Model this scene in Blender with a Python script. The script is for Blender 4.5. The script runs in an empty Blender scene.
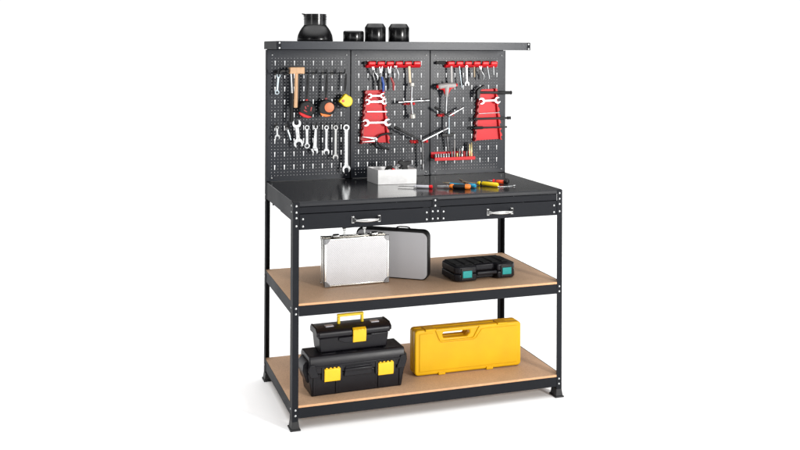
import bpy, bmesh, math, random
from mathutils import Vector, Matrix
random.seed(4)
PI = math.pi
S = bpy.context.scene
COL = S.collection

# ------------------------------------------------------------------ camera (fitted to the bench's own edges)
CP = Vector((-.7811, -3.6546, 1.5234)); YAW, PIT, ROL, F, CX, CY = .3238, .0048, .0044, 932.5, 400., 44.01
FW = Vector((math.sin(YAW)*math.cos(PIT), math.cos(YAW)*math.cos(PIT), math.sin(PIT)))
RT = Vector((math.cos(YAW), -math.sin(YAW), 0)); UP = RT.cross(FW)
RT, UP = math.cos(ROL)*RT+math.sin(ROL)*UP, -math.sin(ROL)*RT+math.cos(ROL)*UP
cam = bpy.data.cameras.new('camera'); co = bpy.data.objects.new('camera', cam); COL.objects.link(co)
co.matrix_world = Matrix(((RT.x, UP.x, -FW.x, CP.x), (RT.y, UP.y, -FW.y, CP.y), (RT.z, UP.z, -FW.z, CP.z), (0, 0, 0, 1)))
cam.sensor_width = 36; cam.lens = F*36/800; cam.shift_y = -(225-CY)/800; cam.clip_end = 400; cam.clip_start = .05
S.camera = co
DB = .594          # plane of the pegboard
ZT = .909          # worktop height
def ray(x, y): return FW+RT*(x-CX)/F-UP*(y-CY)/F
def B(x, y, off=.012):                       # a spot on the pegboard, standing off it by off metres
    d = ray(x, y); p = CP+d*((DB-CP.y)/d.y)
    return Vector((p.x, DB-off, p.z))
def T(x, y, h=.0):                           # a spot on the worktop
    d = ray(x, y); return CP+d*((ZT+h-CP.z)/d.z)

# ------------------------------------------------------------------ materials
def lin(c): return tuple(((v/255)/12.92 if v/255 < .04045 else ((v/255+.055)/1.055)**2.4) for v in c)
def mat(name, rgb, rough=.5, metal=0., var=.12, vscale=30., bump=.0, bscale=400., coat=0., spec=.5, rvar=.08, stretch=None, speck=None, ior=1.5):
    m = bpy.data.materials.new(name); m.use_nodes = True; nt = m.node_tree; N = nt.nodes; L = nt.links
    b = N['Principled BSDF']; b.inputs['Metallic'].default_value = metal
    b.inputs['Specular IOR Level'].default_value = spec; b.inputs['IOR'].default_value = ior
    b.inputs['Coat Weight'].default_value = coat; b.inputs['Coat Roughness'].default_value = .08
    tc = N.new('ShaderNodeTexCoord'); mp = N.new('ShaderNodeMapping'); L.new(tc.outputs['Object'], mp.inputs['Vector'])
    if stretch: mp.inputs['Scale'].default_value = stretch
    n = N.new('ShaderNodeTexNoise'); n.inputs['Scale'].default_value = vscale; n.inputs['Detail'].default_value = 6
    L.new(mp.outputs[0], n.inputs['Vector'])
    r = N.new('ShaderNodeMapRange'); r.inputs[3].default_value = 1-var; r.inputs[4].default_value = 1+var
    r.inputs[1].default_value = .3; r.inputs[2].default_value = .7
    L.new(n.outputs['Fac'], r.inputs[0])
    mx = N.new('ShaderNodeVectorMath'); mx.operation = 'SCALE'; mx.inputs[0].default_value = rgb
    L.new(r.outputs[0], mx.inputs['Scale'])
    if speck:
        n3 = N.new('ShaderNodeTexNoise'); n3.inputs['Scale'].default_value = speck[0]; n3.inputs['Detail'].default_value = 3
        L.new(mp.outputs[0], n3.inputs['Vector'])
        r3 = N.new('ShaderNodeMapRange'); r3.inputs[1].default_value = .35; r3.inputs[2].default_value = .65
        r3.inputs[3].default_value = 1-speck[1]; r3.inputs[4].default_value = 1+speck[1]; L.new(n3.outputs['Fac'], r3.inputs[0])
        m2 = N.new('ShaderNodeVectorMath'); m2.operation = 'SCALE'; L.new(mx.outputs[0], m2.inputs[0]); L.new(r3.outputs[0], m2.inputs['Scale']); mx = m2
    L.new(mx.outputs[0], b.inputs['Base Color'])
    rr = N.new('ShaderNodeMapRange'); rr.inputs[3].default_value = max(.02, rough-rvar); rr.inputs[4].default_value = rough+rvar
    L.new(n.outputs['Fac'], rr.inputs[0]); L.new(rr.outputs[0], b.inputs['Roughness'])
    if bump:
        n2 = N.new('ShaderNodeTexNoise'); n2.inputs['Scale'].default_value = bscale; n2.inputs['Detail'].default_value = 3
        L.new(mp.outputs[0], n2.inputs['Vector'])
        bp = N.new('ShaderNodeBump'); bp.inputs['Strength'].default_value = bump; bp.inputs['Distance'].default_value = .001
        L.new(n2.outputs['Fac'], bp.inputs['Height']); L.new(bp.outputs[0], b.inputs['Normal'])
    return m
M = {}
M['frame'] = mat('charcoal_powder_coat', (.0130, .0140, .0170), .5, ior=1.18, bump=.25, bscale=700, vscale=6, var=.08)
M['board'] = mat('charcoal_pegboard_paint', (.022, .025, .032), .30, rvar=.04, ior=1.32, bump=.25, bscale=700, vscale=5, var=.07)
M['top'] = mat('glossy_black_worktop', (.007, .007, .008), .17, vscale=7, var=.25, rvar=.05, ior=1.5)
M['topedge'] = mat('worktop_edge', (.016, .017, .020), .45, ior=1.3, bump=.1)
M['mdf'] = mat('mdf_board', (.43, .275, .17), .55, vscale=4, var=.09, bump=.2, bscale=250, speck=(190, .11))
M['mdfedge'] = mat('mdf_cut_edge', (.60, .33, .17), .7, vscale=40, var=.12, bump=.3)
M['zinc'] = mat('zinc_bolt', (.52, .53, .53), .34, metal=1, var=.08)
M['chrome'] = mat('chrome', (.55, .55, .54), .18, metal=1, var=.04)
M['steel'] = mat('satin_steel', (.42, .43, .44), .36, metal=1, var=.22, vscale=55, bump=.5, bscale=120)
M['dsteel'] = mat('dark_steel', (.20, .20, .205), .35, metal=1, var=.15)
M['blue_steel'] = mat('blueish_steel', (.46, .53, .57), .3, metal=1, var=.08)
M['brass'] = mat('brass', (.72, .58, .28), .32, metal=1)
M['tan'] = mat('tan_steel', (.36, .29, .20), .45, metal=.4)
M['black'] = mat('black_plastic', (.005, .005, .0055), .45, spec=.4, bump=.15, bscale=500, var=.2)
M['toolbox'] = mat('black_toolbox_plastic', (.006, .0055, .008), .36, ior=1.35, bump=.2, bscale=450, var=.2, vscale=12)
M['gblack'] = mat('gloss_black_enamel', (.005, .005, .0055), .22, coat=.0, var=.2)
M['blackhook'] = mat('black_wire', (.008, .008, .009), .4)
M['foot'] = mat('black_foot_plastic', (.011, .011, .012), .5)
M['red'] = mat('red_plastic', (.70, .011, .016), .36, ior=1.4, var=.08, bump=.08)
M['rackred'] = mat('red_rack_plastic', (.70, .013, .022), .42, ior=1.38, var=.06, bump=.06)
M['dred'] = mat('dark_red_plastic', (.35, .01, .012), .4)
M['orange'] = mat('orange_plastic', (.80, .20, .015), .38)
M['ored'] = mat('orange_red_plastic', (.80, .075, .02), .35)
M['peach'] = mat('peach_orange_label', (.80, .22, .09), .45)
M['yellow'] = mat('yellow_plastic', (.86, .62, .01), .36, var=.05)
M['tyellow'] = mat('toolbox_yellow', (.85, .50, .004), .38, var=.04, bump=.05)
M['caseyel'] = mat('yellow_case_plastic', (.74, .415, .001), .42, ior=1.38, var=.07, bump=.3, bscale=260, vscale=9, rvar=.12)
M['blue'] = mat('blue_grip', (.01, .08, .42), .35)
M['cyan'] = mat('sky_blue_plastic', (.02, .33, .55), .32)
M['teal'] = mat('teal_latch', (.0, .27, .26), .4, var=.04)
M['grey'] = mat('grey_grip', (.42, .40, .39), .45)
M['clear'] = mat('clear_grey_plastic', (.48, .48, .52), .12, var=.1, coat=.5)
M['wood'] = mat('pale_beech', (.66, .40, .22), .5, vscale=14, var=.12, stretch=(4, 4, .6))
M['alu'] = mat('brushed_aluminium_trim', (.80, .80, .77), .25, metal=1, var=.05)
M['greyshell'] = mat('grey_shell', (.44, .44, .46), .42, var=.04, vscale=3, bump=.15, bscale=500)
M['rubber'] = mat('black_rubber', (.006, .006, .0065), .5, ior=1.35)
M['zincbox'] = mat('white_aluminium_box', (.80, .80, .80), .35, metal=.35, var=.04, vscale=60, bump=.1)
M['cord'] = mat('black_cord', (.01, .01, .011), .6)
M['pale'] = mat('pale_steel', (.62, .61, .56), .35, metal=.4)
def dimple_mat():
    m = mat('dimpled_silver_sheet', (.66, .66, .68), .42, metal=.2, var=.03)
    nt = m.node_tree; N = nt.nodes; L = nt.links; b = N['Principled BSDF']
    tc = N.new('ShaderNodeTexCoord'); mp = N.new('ShaderNodeMapping'); mp.inputs['Rotation'].default_value = (0, math.radians(45), 0)
    L.new(tc.outputs['Object'], mp.inputs[0])
    v = N.new('ShaderNodeTexVoronoi'); v.inputs['Scale'].default_value = 190; v.inputs['Randomness'].default_value = .12
    L.new(mp.outputs[0], v.inputs['Vector'])
    bp = N.new('ShaderNodeBump'); bp.inputs['Strength'].default_value = .35; bp.inputs['Distance'].default_value = .0008
    L.new(v.outputs['Distance'], bp.inputs['Height']); L.new(bp.outputs[0], b.inputs['Normal'])
    vr = N.new('ShaderNodeMapRange'); vr.inputs[1].default_value = .1; vr.inputs[2].default_value = .5; vr.inputs[3].default_value = 1.1; vr.inputs[4].default_value = .78  # embossing shade put into the base colour, darker towards each cell's edge
    L.new(v.outputs['Distance'], vr.inputs[0]); v.inputs['Scale'].default_value = 150
    src = b.inputs['Base Color'].links[0].from_socket; sc = N.new('ShaderNodeVectorMath'); sc.operation = 'SCALE'
    L.new(src, sc.inputs[0]); L.new(vr.outputs[0], sc.inputs['Scale']); L.new(sc.outputs[0], b.inputs['Base Color'])
    return m
M['dimple'] = dimple_mat()
M['floor'] = mat('white_studio_floor', (.93, .93, .93), .6, var=.008, vscale=2, spec=.2)

# ------------------------------------------------------------------ mesh building
class MB:
    def __init__(s): s.bm = bmesh.new()
    def _v(s, pts): return [s.bm.verts.new(p) for p in pts]
    def box(s, x0, x1, y0, y1, z0, z1, mi=0):
        v = s._v([(x0, y0, z0), (x1, y0, z0), (x1, y1, z0), (x0, y1, z0), (x0, y0, z1), (x1, y0, z1), (x1, y1, z1), (x0, y1, z1)])
        for f in ((3, 2, 1, 0), (4, 5, 6, 7), (0, 1, 5, 4), (1, 2, 6, 5), (2, 3, 7, 6), (3, 0, 4, 7)):
            s.bm.faces.new([v[i] for i in f]).material_index = mi
        return s
    def hexa(s, lo, hi):                      # lo and hi: four corners each, same winding
        n = len(lo); a = s._v(lo); b = s._v(hi)
        s.bm.faces.new(a[::-1]); s.bm.faces.new(b)
        for i in range(n): s.bm.faces.new([a[i], a[(i+1) % n], b[(i+1) % n], b[i]])
        return s
    def prism(s, pts, d0, d1, plane='xz'):     # outline in one plane, thickness along the other axis
        f = {'xz': lambda p, d: (p[0], d, p[1]), 'yz': lambda p, d: (d, p[0], p[1]), 'xy': lambda p, d: (p[0], p[1], d)}[plane]
        return s.hexa([f(p, d0) for p in pts], [f(p, d1) for p in pts])
    def ring(s, cx, cz, r0, r1, y0, y1, n=20, sides=0):
        rows = []
        for k in range(n):
            a = 2*PI*k/n; c, q = math.cos(a), math.sin(a)
            rows.append(s._v([(cx+r0*c, y0, cz+r0*q), (cx+r1*c, y0, cz+r1*q), (cx+r1*c, y1, cz+r1*q), (cx+r0*c, y1, cz+r0*q)]))
        for k in range(n):
            a, b = rows[k], rows[(k+1) % n]
            for i in range(4): s.bm.faces.new([a[i], a[(i+1) % 4], b[(i+1) % 4], b[i]])
        return s
    def tube(s, path, r, n=10, r1=None, cap=True):
        path = [Vector(p) for p in path]; rings = []
        rad = r if isinstance(r, (list, tuple)) else [r+(((r1 if r1 is not None else r)-r)*i/(len(path)-1)) for i in range(len(path))]
        ref = None
        for i, p in enumerate(path):
            d = (path[min(i+1, len(path)-1)]-path[max(i-1, 0)]).normalized()
            if ref is None: ref = d.orthogonal().normalized()
            ref = (ref-d*ref.dot(d)).normalized(); o = d.cross(ref)
            rings.append(s._v([p+(ref*math.cos(2*PI*k/n)+o*math.sin(2*PI*k/n))*rad[i] for k in range(n)]))
        for a, b in zip(rings, rings[1:]):
            for k in range(n): s.bm.faces.new([a[k], a[(k+1) % n], b[(k+1) % n], b[k]])
        if cap: s.bm.faces.new(rings[0][::-1]); s.bm.faces.new(rings[-1])
        return s
    def lathe(s, prof, c=(0, 0, 0), n=40, axis='z'):
        rings = []
        for r, h in prof:
            ring = []
            for k in range(n):
                a = 2*PI*k/n; u, v = r*math.cos(a), r*math.sin(a)
                ring.append({'z': (c[0]+u, c[1]+v, c[2]+h), 'y': (c[0]+u, c[1]+h, c[2]+v), 'x': (c[0]+h, c[1]+u, c[2]+v)}[axis])
            rings.append(s._v(ring))
        for a, b in zip(rings, rings[1:]):
            for k in range(n): s.bm.faces.new([a[k], a[(k+1) % n], b[(k+1) % n], b[k]])
        if prof[0][0] > 1e-6: s.bm.faces.new(rings[0][::-1])
        if prof[-1][0] > 1e-6: s.bm.faces.new(rings[-1])
        return s
    def build(s, name, m, parent=None, bevel=0., seg=2, smooth=True, angle=35, loc=None, subsurf=0):
        bmesh.ops.remove_doubles(s.bm, verts=s.bm.verts, dist=1e-6)
        bmesh.ops.recalc_face_normals(s.bm, faces=s.bm.faces)
        me = bpy.data.meshes.new(name); s.bm.to_mesh(me); s.bm.free()
        for mm in (m if isinstance(m, list) else [m]): me.materials.append(M[mm])
        o = bpy.data.objects.new(name, me); COL.objects.link(o)
        if smooth:
            for p in me.polygons: p.use_smooth = True
            me.set_sharp_from_angle(angle=math.radians(angle))
        if bevel:
            b = o.modifiers.new('bevel', 'BEVEL'); b.width = bevel; b.segments = seg; b.limit_method = 'ANGLE'; b.angle_limit = math.radians(angle)
            b.harden_normals = False
            for p in me.polygons: p.use_smooth = True
        if subsurf:
            q = o.modifiers.new('sub', 'SUBSURF'); q.levels = q.render_levels = subsurf
        if parent: o.parent = parent
        if loc: o.location = loc
        return o
def tag(o, label, cat, group=None):
    o['label'] = label; o['category'] = cat
    if group: o['group'] = group
    return o
def thing(name, label, cat, loc=(0, 0, 0), rz=0, group=None):
    o = bpy.data.objects.new(name, None); o.empty_display_size = .02; COL.objects.link(o); o.location = loc; o.rotation_euler = (0, 0, rz)
    return tag(o, label, cat, group)
def struct(o): o['kind'] = 'structure'; return o
def at(root):                                # things placed with parts in world coordinates: shift children back
    return root
def bolt(parent, x, y, z, r=.0043, axis='y', d=-1):
    m = MB(); h = .0032
    m.lathe([(r, 0), (r, h*.45*d), (r*.72, h*.85*d), (r*.3, h*d), (0, h*d)], (x, y, z), 14, axis)
    return m.build('bolt', 'zinc', parent)

# ------------------------------------------------------------------ the setting
m = MB(); m.box(-60, 60, -40, 60, -.05, 0); struct(m.build('floor', 'floor'))

# ------------------------------------------------------------------ the workbench
W, D = 1.2, .594
bench = thing('workbench', 'charcoal steel workbench with pegboard back, two drawers and two fibreboard shelves', 'workbench', (0, 0, 0))
def L_profile(x, y, sx, sy, wx, wy, t):      # an angle iron whose outer corner is at x, y
    return [(x, y), (x+sx*wx, y), (x+sx*wx, y+sy*t), (x+sx*t, y+sy*t), (x+sx*t, y+sy*wy), (x, y+sy*wy)]
t = .0022
for (x, y, sx, sy, zt) in ((0, 0, 1, 1, ZT-.002), (W, 0, -1, 1, ZT-.002), (0, D+.03, 1, -1, 1.515), (W, D+.03, -1, -1, 1.515)):
    m = MB(); pts = L_profile(x, y, sx, sy, .025, .046 if y == 0 else .032, t)
    m.prism(pts, .012, zt, 'xy'); leg = m.build('leg', 'frame', bench, bevel=.0006, seg=1)
    m = MB(); a = .034; x0, x1 = (x-.004, x+a-.004) if sx > 0 else (x-a+.004, x+.004); y0, y1 = (y-.004, y+.05) if sy > 0 else (y-.045, y+.004)
    e = .004
    m.hexa([(x0-e, y0-e, 0), (x1+e, y0-e, 0), (x1+e, y1+e, 0), (x0-e, y1+e, 0)], [(x0-e, y0-e, .006), (x1+e, y0-e, .006), (x1+e, y1+e, .006), (x0-e, y1+e, .006)])
    q = .004
    m.hexa([(x0, y0, .0062), (x1, y0, .0062), (x1, y1, .0062), (x0, y1, .0062)], [(x0+q, y0+q, .036), (x1-q, y0+q, .036), (x1-q, y1-q, .036), (x0+q, y1-q, .036)])
    m.build('foot', 'foot', leg, bevel=.0015)
    if y == 0:
        bx = x+sx*.0135
        for z in (.893, .868, .8455, .8135, .485, .463, .081, .059): bolt(leg, bx, 0, z)
        if sx > 0:
            for z in (.893, .868, .485, .081): bolt(leg, 0, .026, z, axis='x', d=-1)
    elif sx > 0:
        for z in (.85, .823, .475, .07): bolt(leg, 0, y-.016, z, axis='x', d=-1)
# worktop: slab, rolled front edge
m = MB(); m.prism([(.004, ZT), (.004, ZT-.004), (D+.02, ZT-.004), (D+.02, ZT)], .0025, W-.0025, 'yz'); m.build('worktop', 'top', bench, bevel=.001)
m = MB(); m.prism([(.0035, ZT-.0005), (.0, ZT-.006), (.0, ZT-.018), (.006, ZT-.021), (.006, ZT-.0005)], .0255, W-.0255, 'yz')
m.build('edge_trim', 'topedge', bench, bevel=.001)
# aprons
m = MB(); m.box(.0255, W-.0255, .003, .005, .862, ZT-.0215)
ap = m.build('apron', 'frame', bench, bevel=.0006, seg=1)
for z in (.8885-.004, .866): pass
for x in (.0024, W-.0044):
    m = MB(); m.box(x, x+.002, .0465, D+.003, .832, ZT-.001); m.build('apron', 'frame', bench, bevel=.0006, seg=1)
    m = MB(); m.box(x+(.002 if x < .5 else -.0005), x+(.0025 if x < .5 else 0), .047, D, .8318, .838); m.build('apron_fold', 'frame', bench)
m = MB(); m.box(.03, W-.03, D-.002, D, .80, ZT-.006); m.build('apron', 'frame', bench)
# centre bracket with its bolts
m = MB(); m.box(.5815, .6265, -.0005, .003, .797, .8615); m.box(.5915, .6165, -.0004, .0029, .8617, .897)
m.box(.575, .633, .0041, .0044, .797, .86)  # backing added behind the bracket so no backdrop shows beside the drawers
br = m.build('bracket', 'frame', bench, bevel=.0008, seg=1)
for x, z in ((.604, .889), (.604, .8665), (.5925, .8435), (.6155, .8435), (.5925, .8125), (.6155, .8125)): bolt(br, x, -.0005, z)
# drawers
def drawer(x0, x1, hx):
    m = MB(); m.box(x0, x1, .0005, .004, .797, .8595)
    d = m.build('drawer', 'frame', bench, bevel=.001)
    for x in (x0+.014, x1-.014):
        for z in (.840, .811): bolt(d, x, .0005, z)
    m = MB(); m.box(x0+.006, x1-.006, .0045, .42, .803, .8035); m.box(x0+.006, x0+.007, .0045, .42, .804, .85); m.box(x1-.007, x1-.006, .0045, .42, .804, .85)
    m.box(x0+.008, x1-.008, .419, .42, .804, .85)
    m.build('drawer_box', 'frame', d)
    # bow handle: two flared mounts and a waisted grip
    m = MB(); z = .8265
    for s_, cx in ((-1, hx-.056), (1, hx+.056)):
        m.hexa([(cx-.007, .0, z-.0155), (cx+.007, .0, z-.0155), (cx+.007, .0, z+.0155), (cx-.007, .0, z+.0155)],
               [(cx-.005, -.004, z-.013), (cx+.005, -.004, z-.013), (cx+.005, -.004, z+.013), (cx-.005, -.004, z+.013)])
        m.hexa([(cx-.0045, -.0041, z-.011), (cx+.0045, -.0041, z-.011), (cx+.0045, -.0041, z+.011), (cx-.0045, -.0041, z+.011)],
               [(cx-s_*.012-.004, -.024, z-.004), (cx-s_*.012+.004, -.024, z-.004), (cx-s_*.012+.004, -.026, z+.004), (cx-s_*.012-.004, -.026, z+.004)])
    path = []; rad = []
    for i in range(13):
        u = i/12; path.append((hx-.047+.094*u, -.0245-.004*math.sin(PI*u), z)); rad.append(.0036+.0042*math.sin(PI*u)**.8)
    m.tube(path, rad, 12); m.build('handle', 'chrome', d, bevel=.0008)
m = MB(); m.box(.0048, .0312, .0041, .0044, .797, .86); m.build('gap_cover', 'frame', bench)  # thin dark covers added behind the drawer ends, blocking white backdrop in the slits
m = MB(); m.box(1.1688, 1.1952, .0041, .0044, .797, .86); m.build('gap_cover', 'frame', bench)
drawer(.0265, .5805, .3025); drawer(.6275, W-.0265, .9005)
# shelves
def shelf(z):
    m = MB(); m.box(.0026, W-.0026, .0006, D+.02, z-.0095, z)
    b_ = m.build('shelf_board', ['mdf', 'mdfedge'], bench, bevel=.0012)
    for p in b_.data.polygons:
        if abs(p.normal.z) < .5: p.material_index = 1
    for (a, b, c, d) in ((.0255, W-.0255, .0, .0022),):
        m = MB(); m.box(a, b, c, d, z-.051, z-.0098); m.box(a, b, d, .026, z-.0115, z-.0098); m.build('shelf_rail', 'frame', bench, bevel=.0007, seg=1)
    m = MB(); m.box(.03, W-.03, D+.018, D+.02, z-.051, z-.010); m.build('shelf_rail', 'frame', bench)
    for x in (.0024, W-.0044):
        m = MB(); m.box(x, x+.002, .0475, D+.003, z-.051, z-.0101); m.build('shelf_rail', 'frame', bench, bevel=.0005, seg=1)
        m = MB(); m.box(x-.0016 if x < .5 else x+.0022, x-.0002 if x < .5 else x+.0036, .0475, D+.003, z-.012, z+.001)
        m.build('edge_lip', 'frame', bench)
shelf(.504); shelf(.098)
# upright strips behind the joints of the pegboard
for x in (.4, .8):
    m = MB(); m.box(x-.019, x+.016, D+.0142, D+.03, .80, 1.515); m.build('upright', 'frame', bench)
# pegboard panels with real holes
def panel(x0):
    w = .3950; z0, z1 = ZT+.0025, 1.5145; y = D; p = .015
    m = MB(); bm = m.bm; C0 = x0+.0225-p/2; nC = 25; R0 = 1.476+p/2; nR = 37
    def quad(a, b, c, d): bm.faces.new([bm.verts.new((q[0], y, q[1])) for q in (a, b, c, d)])
    def holed(xa, xb, za, zb, inner):
        xm, zm = (xa+xb)/2, (za+zb)/2
        out = [(xa, za), (xm, za), (xb, za), (xb, zm), (xb, zb), (xm, zb), (xa, zb), (xa, zm)]
        vo = [bm.verts.new((q[0], y, q[1])) for q in out]; vi = [bm.verts.new((q[0], y, q[1])) for q in inner]
        for k in range(8): bm.faces.new([vo[k], vo[(k+1) % 8], vi[(k+1) % 8], vi[k]])
    done = set()
    for r in range(nR):
        for c in range(nC):
            if (r, c) in done: continue
            xa = C0+c*p; xb = xa+p; zb = R0-r*p; za = zb-p
            if c % 3 == 1 and c < 24 and r % 4 == 1 and r+1 < nR:
                done.add((r+1, c)); za -= p; xm = (xa+xb)/2; zm = (za+zb)/2; h = .0108; a, b = .0016, .0031
                holed(xa, xb, za, zb, [(xm-a, zm-h), (xm, zm-h), (xm+a, zm-h), (xm+a, zm), (xm+b, zm+h), (xm, zm+h), (xm-b, zm+h), (xm-a, zm)])
            else:
                xm, zm = (xa+xb)/2, (za+zb)/2; q = .0011
                holed(xa, xb, za, zb, [(xm+q*math.cos(a), zm+q*math.sin(a)) for a in [(-.75+.25*k)*PI for k in range(8)]])
    xe = C0+nC*p; ze = R0-nR*p; xw = x0+w
    for a in ((x0, C0, z0, z1), (xe, xw, z0, z1), (C0, xe, z0, ze), (C0, xe, R0, z1)):
        if a[1] > a[0]+1e-4: quad((a[0], a[2]), (a[1], a[2]), (a[1], a[3]), (a[0], a[3]))
    bmesh.ops.remove_doubles(bm, verts=bm.verts, dist=1e-5)
    def vq(pts): bm.faces.new([bm.verts.new(q) for q in pts])
    o = None
    for f in bm.faces:
        if f.normal.y > 0: f.normal_flip()
    bm.normal_update()
    for f in list(bm.faces):
        if f.normal.y > 0: f.normal_flip()
    me = bpy.data.meshes.new('pegboard_panel'); bm.to_mesh(me); bm.free(); me.materials.append(M['board'])
    o = bpy.data.objects.new('pegboard_panel', me); COL.objects.link(o); o.parent = bench
    so = o.modifiers.new('thick', 'SOLIDIFY'); so.thickness = .0014; so.offset = -1
    # folded rim
    m = MB(); e = .0009
    m.box(x0-e, x0+.0003, y-.0004, y+.014, z0, z1); m.box(xw-.0003, xw+e-.0003, y-.0004, y+.014, z0, z1)
    m.box(x0, xw, y-.0006, y+.014, z0-e, z0-.0001); m.build('rim', 'frame', o)
    for bx, bz in ((x0+.024, 1.4915), (xw-.018, 1.4915), (x0+.024, .926), (xw-.018, .926)): bolt(o, bx, y, bz, r=.0036)
for x0 in (.0025, .4025, .8025): panel(x0)
m = MB(); m.box(.004, W-.004, D+.0155, D+.0165, 1.492, 1.5512); m.build('top_gap_cover', 'frame', bench)  # added strip, hidden behind the board, stops white showing under the top shelf
# the shelf on top of the pegboard
m = MB(); zs = 1.5535; ys = .326
prof = [(ys, zs-.036), (ys, zs), (D+.03, zs), (D+.03, zs-.036), (D+.027, zs-.036), (D+.027, zs-.002), (ys+.002, zs-.002), (ys+.002, zs-.034), (ys+.016, zs-.034), (ys+.016, zs-.036)]
m.prism(prof, -.004, W+.001, 'yz'); ts = m.build('top_shelf', 'board', bench, bevel=.0008, seg=1)
m = MB(); m.box(-.0065, -.0042, ys+.002, D+.03, zs-.036, zs-.001); m.box(-.0065, .013, ys-.0022, ys-.0003, zs-.036, zs-.0006)
e1 = m.build('end_plate', 'frame', ts, bevel=.0006, seg=1)
m = MB(); m.box(W+.0012, W+.0035, ys+.002, D+.03, zs-.036, zs-.001); m.box(W-.012, W+.0035, ys-.0022, ys-.0003, zs-.036, zs-.0006)
e2 = m.build('end_plate', 'frame', ts, bevel=.0006, seg=1)
for z in (zs-.008, zs-.030):
    bolt(e1, .006, ys-.0022, z, r=.0042); bolt(e2, W-.006, ys-.0022, z, r=.0042)

# ------------------------------------------------------------------ vessels on the top shelf
def vessel(x0, x1, prof, name, label, cat, group=None, yc=.44, m_='gblack', extra=None):
    cx = (x0+x1)/2; root = thing(name, label, cat, (cx, yc, zs+.0004), 0, group)
    m = MB(); m.lathe(prof, n=56); m.build('body', m_, root, angle=50)
    return root
r_ = vessel(.11, .273, [(.078, 0), (.081, .003), (.0805, .012), (.077, .028), (.069, .046), (.060, .060), (.052, .070), (.0515, .073)],
     'canister', 'black bell-shaped canister with a narrow banded neck and small spout', 'canister', yc=.445)
m = MB(); m.lathe([(.0500, .0735), (.0505, .078), (.0505, .098), (.0525, .0985), (.0525, .101), (.0505, .1015), (.0505, .108), (.053, .1085), (.053, .1115), (.0505, .112), (.0505, .1225), (.0465, .1225), (.0465, .079), (0, .079)], n=56)
m.build('neck', 'gblack', r_, angle=40)
m = MB(); m.prism([(-.049, .112), (-.061, .1225), (-.061, .125), (-.049, .1235)], -.008, .008, 'xz'); m.build('spout', 'gblack', r_, bevel=.001)
g = 'black cylindrical tubs on the top shelf'
vessel(.322, .417, [(.0465, 0), (.0475, .002), (.0475, .041), (.045, .0465), (.041, .0485), (0, .0485)], 'tub', 'short flat-topped black tub, lowest of the three tubs on the top shelf', 'tub', g)
tp = [(.0475, 0), (.0485, .002), (.0485, .064), (.0475, .066), (.0375, .0815), (.035, .083), (.028, .0835), (.0275, .080), (0, .080)]
vessel(.424, .522, tp, 'tub', 'tall black tub with a sloping shoulder, right beside the short tub', 'tub', g)
vessel(.537, .637, tp, 'tub', 'tall black tub with a sloping shoulder, rightmost on the top shelf', 'tub', g)

# ------------------------------------------------------------------ tools on the pegboard
def hook(px, py, label, length=.05, group='black wire hooks in the pegboard', off0=.0):
    p = B(px, py, 0); r = thing('pegboard_hook', label, 'hook', (p.x, D, p.z), 0, group)
    m = MB(); m.tube([(0, -.0005, 0), (0, -length*.5, -.001), (0, -length*.85, .0), (.0, -length*.97, .005), (0, -length-.003, .018)], .0030, 8)
    m.box(-.006, .006, -.0022, -.0004, -.012, .009); m.build('prong', 'blackhook', r); return r
def jaw_pts(cx, cz, ang, R, gap):            # open spanner jaw
    pts = []; g = math.asin(min(.9, gap/R)); n = 16
    for k in range(n+1):
        a = ang+g+(2*PI-2*g)*k/n; pts.append((cx+R*math.cos(a), cz+R*math.sin(a)))
    for (u, v) in ((R*.0, -gap), (-R*.28, -gap*.5), (-R*.28, gap*.5), (R*.0, gap)):
        pts.append((cx+u*math.cos(ang)-v*math.sin(ang), cz+u*math.sin(ang)+v*math.cos(ang)))
    return pts
def spanner(a, b, ends, w, label, off=.036, th=.005, m_='steel', group='silver spanners on the pegboard', name='spanner', tilt=15, cat='spanner', flip=1):
    A, Bq = B(*a, off), B(*b, off); cx, cz = (A.x+Bq.x)/2, (A.z+Bq.z)/2
    ends = [(k_, R_*1.12) for k_, R_ in ends]; m = MB(); ax, az, bx, bz = A.x-A.x, 0, Bq.x-A.x, Bq.z-A.z
    L_ = math.hypot(bx, bz); ux, uz = bx/L_, bz/L_; nx, nz = -uz, ux
    y0, y1 = -th/2, th/2
    def head(kind, R, px_, pz_, dirx, dirz, sgn):
        if kind == 'ring':
            m.ring(px_, pz_, R*.56, R, y0, y1, 22); return R*.8
        if kind == 'open':
            ang = math.atan2(dirz, dirx)+math.radians(tilt)*sgn
            m.prism(jaw_pts(px_, pz_, ang, R, R*.5), y0, y1); return R*.75
        return 0
    r0 = head(ends[0][0], ends[0][1], 0, 0, -ux, -uz, flip); r1 = head(ends[1][0], ends[1][1], bx, bz, ux, uz, flip)
    a0, a1 = r0, L_-r1; q0, q1 = w*.5, w*.5
    pts = []
    for (s_, hw) in ((a0, w*.62), (a0+.1*(a1-a0), w*.5), (a1-.1*(a1-a0), w*.5), (a1, w*.66)): pts.append((ux*s_+nx*hw, uz*s_+nz*hw))
    for (s_, hw) in ((a1, w*.66), (a1-.1*(a1-a0), w*.5), (a0+.1*(a1-a0), w*.5), (a0, w*.62)): pts.append((ux*s_-nx*hw, uz*s_-nz*hw))
    m.prism(pts, y0*.68, y1*.68)
    o = m.build(name, m_, None, bevel=.0007, loc=(A.x, A.y, A.z)); return tag(o, label, cat, group)
HG = 'black wire hooks in the pegboard'
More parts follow.
